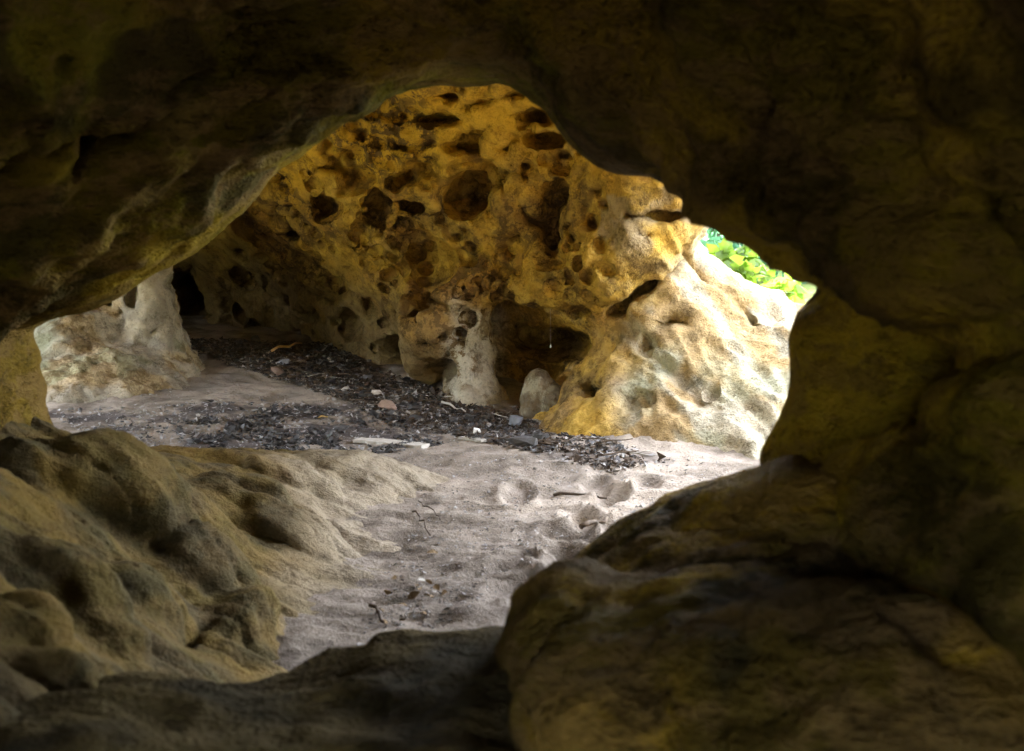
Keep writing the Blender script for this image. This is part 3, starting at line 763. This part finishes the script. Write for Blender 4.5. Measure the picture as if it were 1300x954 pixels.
# fine crumbs that nobody could count
def crumbs(name, groups, mat, size, seed):
    r = np.random.default_rng(seed); Vs, Fs = [], []; k = 0
    for poly, n, patch in groups:
        for p in sample(poly, n, seed + k, patch):
            s = size * r.uniform(.4, 1.5); q = r.normal(size=(4, 3)) * s + p; q[:, 2] = p[2] + np.abs(q[:, 2] - p[2]) * .8
            b = k; Vs.append(q); Fs += [(b, b + 1, b + 2), (b, b + 2, b + 3), (b, b + 3, b + 1), (b + 1, b + 3, b + 2)]; k += 4
    o = mesh_obj(name, np.concatenate(Vs), np.array(Fs), mat, smooth=False); o['kind'] = 'stuff'; return o
cr = crumbs('charcoal_crumbs', [(BACK_A, 5200, -.16), (BAND_A, 1500, -.3), ([(200,545),(330,516),(440,518),(470,545),(570,564),(480,578),(330,577),(200,574)], 2600, -.05), (BAND_B, 500, 0.0), ([(640,525),(760,556),(850,588),(770,598),(680,580)], 450, .0)], M_CHAR, .010, 31)
tag(cr, 'fine black charcoal crumbs strewn over the sand', 'charcoal')
M_BROWN = flat_mat('charred_bark', (0.075, 0.052, 0.036), .5, 40, .9, .002)
M_ASH = flat_mat('ash', (0.24, 0.225, 0.215), .3, 40, .95, .002)
br_ = crumbs('bark_crumbs', [(BACK_A, 3400, -.4), (BAND_A, 1800, -.4), (BAND_C, 700, -.2)], M_BROWN, .011, 32)
tag(br_, 'brown bark and wood crumbs mixed into the charcoal on the sand', 'bark crumbs')
as_ = crumbs('ash_flakes', [(BACK_A, 2600, -.4), (BAND_B, 1200, -.4), (BAND_C, 500, -.4)], M_ASH, .009, 34)
tag(as_, 'grey ash flakes among the charcoal on the sand', 'ash')
gr = crumbs('grit', [([(60,480),(240,470),(500,540),(700,580),(950,580),(900,620),(640,740),(560,800),(450,830),(500,700),(540,600),(200,575)], 3200, -1.0)], M_ASH, .0045, 33)
tag(gr, 'fine pale grit and rock crumbs on the sand', 'grit')

def tube(name, pts, rad, mat, sides=6):
    pts = np.asarray(pts, float); rad = np.broadcast_to(rad, len(pts)); V, Q = [], []
    for i, p in enumerate(pts):
        t = Vector(pts[min(i + 1, len(pts) - 1)] - pts[max(i - 1, 0)]).normalized()
        a = t.orthogonal().normalized(); b = t.cross(a)
        for k in range(sides):
            an = 2 * math.pi * k / sides
            V.append(p + (np.array(a) * math.cos(an) + np.array(b) * math.sin(an)) * rad[i])
    for i in range(len(pts) - 1):
        for k in range(sides):
            Q.append((i * sides + k, i * sides + (k + 1) % sides, (i + 1) * sides + (k + 1) % sides, (i + 1) * sides + k))
    bm = bmesh.new(); vs = [bm.verts.new(v) for v in V]
    for q in Q: bm.faces.new([vs[i] for i in q])
    bm.faces.new(vs[:sides][::-1]); bm.faces.new(vs[-sides:])
    me = bpy.data.meshes.new(name); bm.to_mesh(me); bm.free(); me.materials.append(mat)
    for p in me.polygons: p.use_smooth = True
    return me
def twig_mesh(seed, mat):
    r = np.random.default_rng(seed); n = 7; x = np.linspace(-.5, .5, n)
    return tube('twig', np.c_[x, r.normal(0, .035, n).cumsum() * .6, r.normal(0, .02, n)], np.linspace(.028, .012, n), mat, 5)
TW = [twig_mesh(70 + i, M_TWIG) for i in range(5)] + [twig_mesh(80 + i, M_WOOD) for i in range(2)]
for p in sample([(330,440),(470,475),(620,520),(780,560),(840,590),(700,580),(560,550),(420,500)], 52, 41, -.2):
    s = rc.uniform(.07, .22)
    place(TW[rc.integers(len(TW))], 'twig', p + np.array([0, 0, .014]), s, (0, rc.normal(0, .1), rc.normal(-.35, .5)), 'thin dry twig lying among the charcoal below the hollowed wall', 'twig', 'twigs in the burnt drift')
ST = [hull_mesh('pebble', chunk(90 + i, 1, .8, .55, 22), M_STONE, True) for i in range(4)]
scatter([(250,440),(430,440),(640,530),(760,560),(690,575),(500,540),(330,475)], 30, 43, .012, .032, 'small grey pebble lying among the charcoal on the sand', 'grey pebbles in the burnt drift', -.6, 'pebble', 'pebble', ST, .3)
scatter([(130,500),(300,490),(430,505),(330,530),(170,530)], 14, 44, .010, .024, 'small grey pebble on the bare sand between pillar and burnt drift', 'grey pebbles on the bare sand', -.6, 'pebble', 'pebble', ST, .3)

def gp(px, py):
    g = to_ground(np.array([float(px)]), np.array([float(py)]))[0]; g[2] += float(foot_z(g[:1], g[1:2])[0]); return g
def lying(name, a, b, rad, mat, label, cat, lift=.012, seed=0):
    pa, pb = gp(*a), gp(*b); r = np.random.default_rng(seed); n = 8; L = np.linalg.norm(pb - pa)
    t = np.linspace(0, 1, n)[:, None]; pts = pa + (pb - pa) * t + np.c_[r.normal(0, .018 * L, (n, 2)), np.zeros(n)]
    pts[:, 2] = np.array([ground_z(q[0], q[1]) for q in pts[:, :2]]).ravel() + lift
    o = bpy.data.objects.new(name, tube(name, pts - pa, np.linspace(rad, rad * .6, n), mat, 7)); C.objects.link(o); o.location = pa
    return tag(o, label, cat)
lying('stick', (345,448), (385,441), .011, M_STICK, 'straight pale yellow stick lying on the sand by the dark wall foot', 'stick', .03)
lying('twig', (700,630), (772,634), .007, M_TWIG, 'long dark twig half buried in the sand path left of the stepped rock', 'twig', .006, 3)
lying('twig', (738,672), (772,662), .011, M_TWIG, 'short dark twig on the sand path beside the dark stepped rock', 'twig', .01, 4)
lying('twig', (526,652), (546,682), .004, M_TWIG, 'bent dark twig on the sand right of the brown ledge', 'twig', .012, 5)
lying('twig', (472,776), (488,800), .006, M_TWIG, 'thin dark twig near the tip of the low dark slab', 'twig', .02, 6)
lying('twig', (535,640), (560,665), .003, M_TWIG, 'hair thin curved twig on the sand beside the bent dark twig', 'twig', .015, 8)
lying('stick', (562,516), (590,530), .008, M_WOOD, 'thin pale grey stick lying across the charcoal below the stub column', 'stick', .04, 9)
def board(name, a, b, w, th, mat, label):
    pa, pb = gp(*a), gp(*b); d = pb - pa; L = np.linalg.norm(d); r = np.random.default_rng(int(a[0])); n = 12
    V, Q = [], []
    for i in range(n + 1):
        x = i / n * L; e = w * (.5 + .12 * r.normal()); f = w * (.5 + .12 * r.normal())
        V += [(x, -e, 0), (x, f, 0), (x, f * .95, th), (x, -e * .95, th * r.uniform(.7, 1.1))]
    for i in range(n):
        for k in range(4): Q.append((4 * i + k, 4 * i + (k + 1) % 4, 4 * i + 4 + (k + 1) % 4, 4 * i + 4 + k))
    Q += [(3, 2, 1, 0), (4 * n, 4 * n + 1, 4 * n + 2, 4 * n + 3)]
    o = mesh_obj(name, V, np.array(Q)[:, ::-1], mat, smooth=False); o.location = pa + np.array([0, 0, .006])
    o.rotation_euler = (0, -math.asin(d[2] / L), math.atan2(d[1], d[0])); return tag(o, label, 'board')
board('board', (456,562), (540,571), .085, .02, M_WOOD, 'pale ash grey flat board lying along the front edge of the burnt litter')
board('board', (586,559), (614,563), .04, .015, M_WOOD, 'small pale wood strip on the sand just left of the charred log end')
def single(name, px, py, s, shape, mat, label, cat, seed, rot=(0, 0, 0), n=20, sink=.3, smooth=True):
    p = gp(px, py); place(hull_mesh(name, chunk(seed, *shape, n), mat, smooth), name, p + np.array([0, 0, s * sink]), s, rot, label, cat)
single('pebble', 605, 552, .032, (1, .7, .9), M_WHITE, 'angular white pebble standing out among the charcoal', 'pebble', 201, (0, .2, .3), 12, .6, False)
single('stone', 352, 477, .06, (1, .8, .7), M_RED, 'reddish stone on the sand at the left of the burnt drift', 'stone', 202, (0, .3, .4), 26, .5)
single('stone', 362, 464, .05, (1, .6, .6), M_BLUE, 'bluish grey stone on the charcoal just behind the reddish stone', 'stone', 203, (0, 0, .4), 14, .5, False)
single('stone', 478, 502, .06, (1, .6, .4), M_STONE, 'flat pale grey slab shaped stone in the middle of the burnt drift', 'stone', 204, (0, .1, -.3), 14, .3, False)
single('stone', 440, 497, .04, (1, .7, .6), M_STONE, 'rounded grey stone at the left edge of the burnt drift', 'stone', 205, (0, 0, .5), 22, .4)
single('stone', 492, 520, .085, (1, .7, .5), M_RED, 'larger flat rust brown stone at the lower middle of the burnt drift', 'stone', 206, (.1, 0, -.4), 18, .25, False)
single('charred_log', 663, 569, .07, (1.3, .55, .5), M_CHAR, 'blue black charred log end at the lower tip of the burnt drift', 'log', 207, (0, 0, -.2), 22, .5, False)
single('charred_log', 655, 543, .06, (.8, .6, .9), M_BLUE, 'upright bluish charred chunk below the small rounded boulder', 'log', 208, (0, .4, .2), 14, .6, False)
def leaf_mesh(name, mat, seed):
    r = np.random.default_rng(seed); V = []; n = 7
    for i in range(n):
        x = i / (n - 1) - .5; w = .28 * math.sin(math.pi * min(.97, i / (n - 1) + .03)) ** .8; z = .12 * math.cos(3 * x) + r.normal(0, .02)
        V += [(x, -w, z + .10), (x, 0, z), (x, w, z + .08 + r.normal(0, .03))]
    Q = []
    for i in range(n - 1):
        b = 3 * i; Q += [(b, b + 3, b + 4, b + 1), (b + 1, b + 4, b + 5, b + 2)]
    o = mesh_obj(name, V, np.array(Q), mat); me = o.data; bpy.data.objects.remove(o); return me
LD = [leaf_mesh('dead_leaf', M_LEAFD, i) for i in range(3)]; LY = leaf_mesh('dead_leaf', M_LEAFY, 9)
for p in sample([(505,640),(560,650),(580,700),(560,790),(470,810),(500,730)], 16, 61, -.8):
    place(LD[rc.integers(3)], 'dead_leaf', p + np.array([0, 0, .006]), rc.uniform(.02, .04), (rc.normal(0, .5), rc.normal(0, .5), rc.uniform(0, 6)), 'brown dead leaf scrap on the sand along the right foot of the ledge', 'leaf', 'dead leaves along the ledge')
place(LY, 'dead_leaf', gp(410, 533) + np.array([0, 0, .01]), .06, (.2, 0, .3), 'yellow dead leaf on the ash streak behind the ledge', 'leaf')
place(leaf_mesh('dead_leaf', M_WHITE, 12), 'dead_leaf', gp(535, 746) + np.array([0, 0, .02]), .03, (.4, .2, .6), 'bleached white leaf scrap on the sand by the ledge toe', 'leaf')
# spider thread with a hanging cocoon
a, b = at(699, 392, 6.75), at(699, 440, 6.75)
o = bpy.data.objects.new('spider_thread', tube('spider_thread', [np.zeros(3), (a - b) / 2 * [0, 0, 1] * 0 + (b - a) * .5, b - a], .0006, M_WEB, 4)); C.objects.link(o); o.location = a
tag(o, 'fine spider thread hanging in front of the dark alcove', 'spider thread')
o2 = place(hull_mesh('cocoon', chunk(301, .75, .75, 1.2, 24), M_WEB, True), 'cocoon', b, .010, (0, 0, 0), None, None); o2.parent = o; o2.location = b - a
#@@L1
#@@O0
# ------------------------------------------------------------------ greenery in the daylight outside
def leaf_mat(name, c, tr):
    m = bpy.data.materials.new(name); m.use_nodes = True; nt = m.node_tree; b = nt.nodes['Principled BSDF']
    geo = nt.nodes.new('ShaderNodeNewGeometry')
    n = nnoise(nt, geo.outputs['Position'], 3.0, 3)
    col = nramp(nt, n, [(.3, tuple(x * .6 for x in c)), (.7, c)])
    nt.links.new(col, b.inputs['Base Color']); b.inputs['Roughness'].default_value = .5
    t = nt.nodes.new('ShaderNodeBsdfTranslucent'); t.inputs[0].default_value = (*tr, 1)
    mx = nt.nodes.new('ShaderNodeMixShader'); mx.inputs[0].default_value = .6
    out = nt.nodes['Material Output']
    nt.links.new(b.outputs[0], mx.inputs[1]); nt.links.new(t.outputs[0], mx.inputs[2]); nt.links.new(mx.outputs[0], out.inputs[0])
    return m
M_LEAF1 = leaf_mat('fresh_leaf', (0.09, 0.17, 0.02), (0.20, 0.32, 0.03))
M_LEAF2 = leaf_mat('tree_leaf', (0.08, 0.17, 0.10), (0.14, 0.34, 0.18))
M_BARK = flat_mat('bark', (0.13, 0.10, 0.07), .35, 12, .9, .01)
def leaves(name, clumps, per, size, mat, parent, seed):
    r = np.random.default_rng(seed); V, Q = [], []
    for c, rad in clumps:
        d = r.normal(size=(per, 3)); d /= np.linalg.norm(d, axis=1, keepdims=True)
        P = np.array(c) + d * rad * r.uniform(.35, 1.05, (per, 1)) ** .6
        for p in P:
            a = r.normal(size=3); a /= np.linalg.norm(a); b = np.cross(a, r.normal(size=3)); b /= np.linalg.norm(b); nrm = np.cross(a, b)
            L = size * r.uniform(.6, 1.3); w = L * .33; k = len(V)
            V += [p, p + a * L * .5 + b * w + nrm * w * .4, p + a * L, p + a * L * .5 - b * w + nrm * w * .4, p + a * L * .5]
            Q += [(k, k + 4, k + 1), (k + 4, k + 2, k + 1), (k, k + 3, k + 4), (k + 4, k + 3, k + 2)]
    return mesh_obj(name, V, np.array(Q), mat, parent=parent)
def plant(name, label, cat, x, y, h, rad, n, per, size, mat, seed, trunk, part='crown', tname='trunk', low=.25, group=None):
    r = np.random.default_rng(seed); z0 = float(ground_z(x, y)[0])
    root = empty(name, (x, y, z0 - .05), label, cat, group)
    cl = []
    for i in range(n):
        t = r.uniform(low, 1); q = rad * math.sqrt(max(.12, math.sin(math.pi * min(.93, .12 + t * .8)))) * r.uniform(.2, 1); an = r.uniform(0, 6.28)
        cl.append(((q * math.cos(an), q * math.sin(an), h * t), rad * r.uniform(.22, .42)))
    leaves(part, cl, per, size, mat, root, seed)
    bm = bmesh.new()
    segs = [([(0, 0, 0), (.02 * h, .01 * h, h * .35), (.0, .02 * h, h * .65), (.02 * h, 0, h * .92)], trunk)]
    for c, q in cl[::2]: segs.append(([(0.01 * h, 0, max(.05, c[2] * .45)), (c[0] * .5, c[1] * .5, c[2] * .8), c], trunk * .4))
    tmp = bpy.data.meshes.new(tname)
    for pts, rr in segs:
        me = tube('t', pts, np.linspace(rr, rr * .3, len(pts)), M_BARK, 7); bm.from_mesh(me); bpy.data.meshes.remove(me)
    bm.to_mesh(tmp); bm.free(); tmp.materials.append(M_BARK)
    o = bpy.data.objects.new(tname, tmp); C.objects.link(o); o.parent = root
    return root
plant('leafy_shrub', 'bright yellow green leafy shrub rising just behind the ridge of the pale outcrop', 'shrub', 1.94, 9.7, 1.08, .30, 11, 30, .15, M_LEAF1, 501, .018, 'foliage', 'stem')
plant('leafy_shrub', 'smaller yellow green shrub lower down near the right end of the opening', 'shrub', 2.46, 10.4, .92, .26, 8, 30, .14, M_LEAF1, 502, .014, 'foliage', 'stem')
plant('broadleaf_tree', 'blurred green tree seen high in the gap beside the rock overhang', 'tree', 4.6, 25, 6.5, 2.3, 34, 130, .30, M_LEAF2, 503, .16, low=.04)
plant('broadleaf_tree', 'blurred green tree filling the right end of the bright gap', 'tree', 7.3, 29, 7.5, 2.6, 34, 130, .32, M_LEAF2, 504, .18, low=.04)
plant('broadleaf_tree', 'darker green tree far off between the two nearer trees in the gap', 'tree', 7.4, 38, 9, 3.4, 36, 130, .40, M_LEAF2, 505, .2, low=.04)
#@@O1

# ------------------------------------------------------------------ camera, light, render settings
cam = bpy.data.objects.new('camera', bpy.data.cameras.new('camera')); C.objects.link(cam)
cam.location = (0, 0, CAMZ); cam.rotation_euler = (math.pi / 2 - PITCH, 0, 0)
cam.data.sensor_width = 36; cam.data.lens = FPX / 1300 * 36
cam.data.clip_start = 0.05; cam.data.clip_end = 2000
cam.data.dof.use_dof = True; cam.data.dof.focus_distance = 6.9; cam.data.dof.aperture_fstop = 4.0
S = bpy.context.scene; S.camera = cam
W = bpy.data.worlds.new('World'); S.world = W; W.use_nodes = True
nt = W.node_tree; bg = nt.nodes['Background']
SUN_EL, SUN_AZ = math.radians(50), math.radians(-12)      # azimuth clockwise from +Y
sky = nt.nodes.new('ShaderNodeTexSky'); sky.sky_type = 'NISHITA'; sky.sun_disc = False
sky.sun_elevation = SUN_EL; sky.sun_rotation = SUN_AZ
hs = nt.nodes.new('ShaderNodeHueSaturation'); hs.inputs['Saturation'].default_value = 0.35   # thin bright cloud
nt.links.new(sky.outputs[0], hs.inputs['Color']); nt.links.new(hs.outputs[0], bg.inputs[0]); bg.inputs[1].default_value = 0.15
sun = bpy.data.objects.new('sun', bpy.data.lights.new('sun', 'SUN')); C.objects.link(sun)
sun.data.energy = 3.0; sun.data.angle = math.radians(0.5); sun.data.color = (1, .95, .87)
dirv = Vector((math.sin(SUN_AZ) * math.cos(SUN_EL), math.cos(SUN_AZ) * math.cos(SUN_EL), math.sin(SUN_EL)))
sun.rotation_euler = dirv.to_track_quat('Z', 'Y').to_euler()
S.view_settings.view_transform = 'Standard'; S.view_settings.look = 'None'
S.view_settings.exposure = 5.15; S.view_settings.gamma = 1.0
S.render.engine = 'CYCLES'
cy = S.cycles
cy.max_bounces = 10; cy.diffuse_bounces = 4; cy.glossy_bounces = 2; cy.transmission_bounces = 4
cy.caustics_reflective = False; cy.caustics_refractive = False
cy.use_denoising = True; cy.use_adaptive_sampling = True; cy.adaptive_threshold = 0.02
cy.sample_clamp_indirect = 8
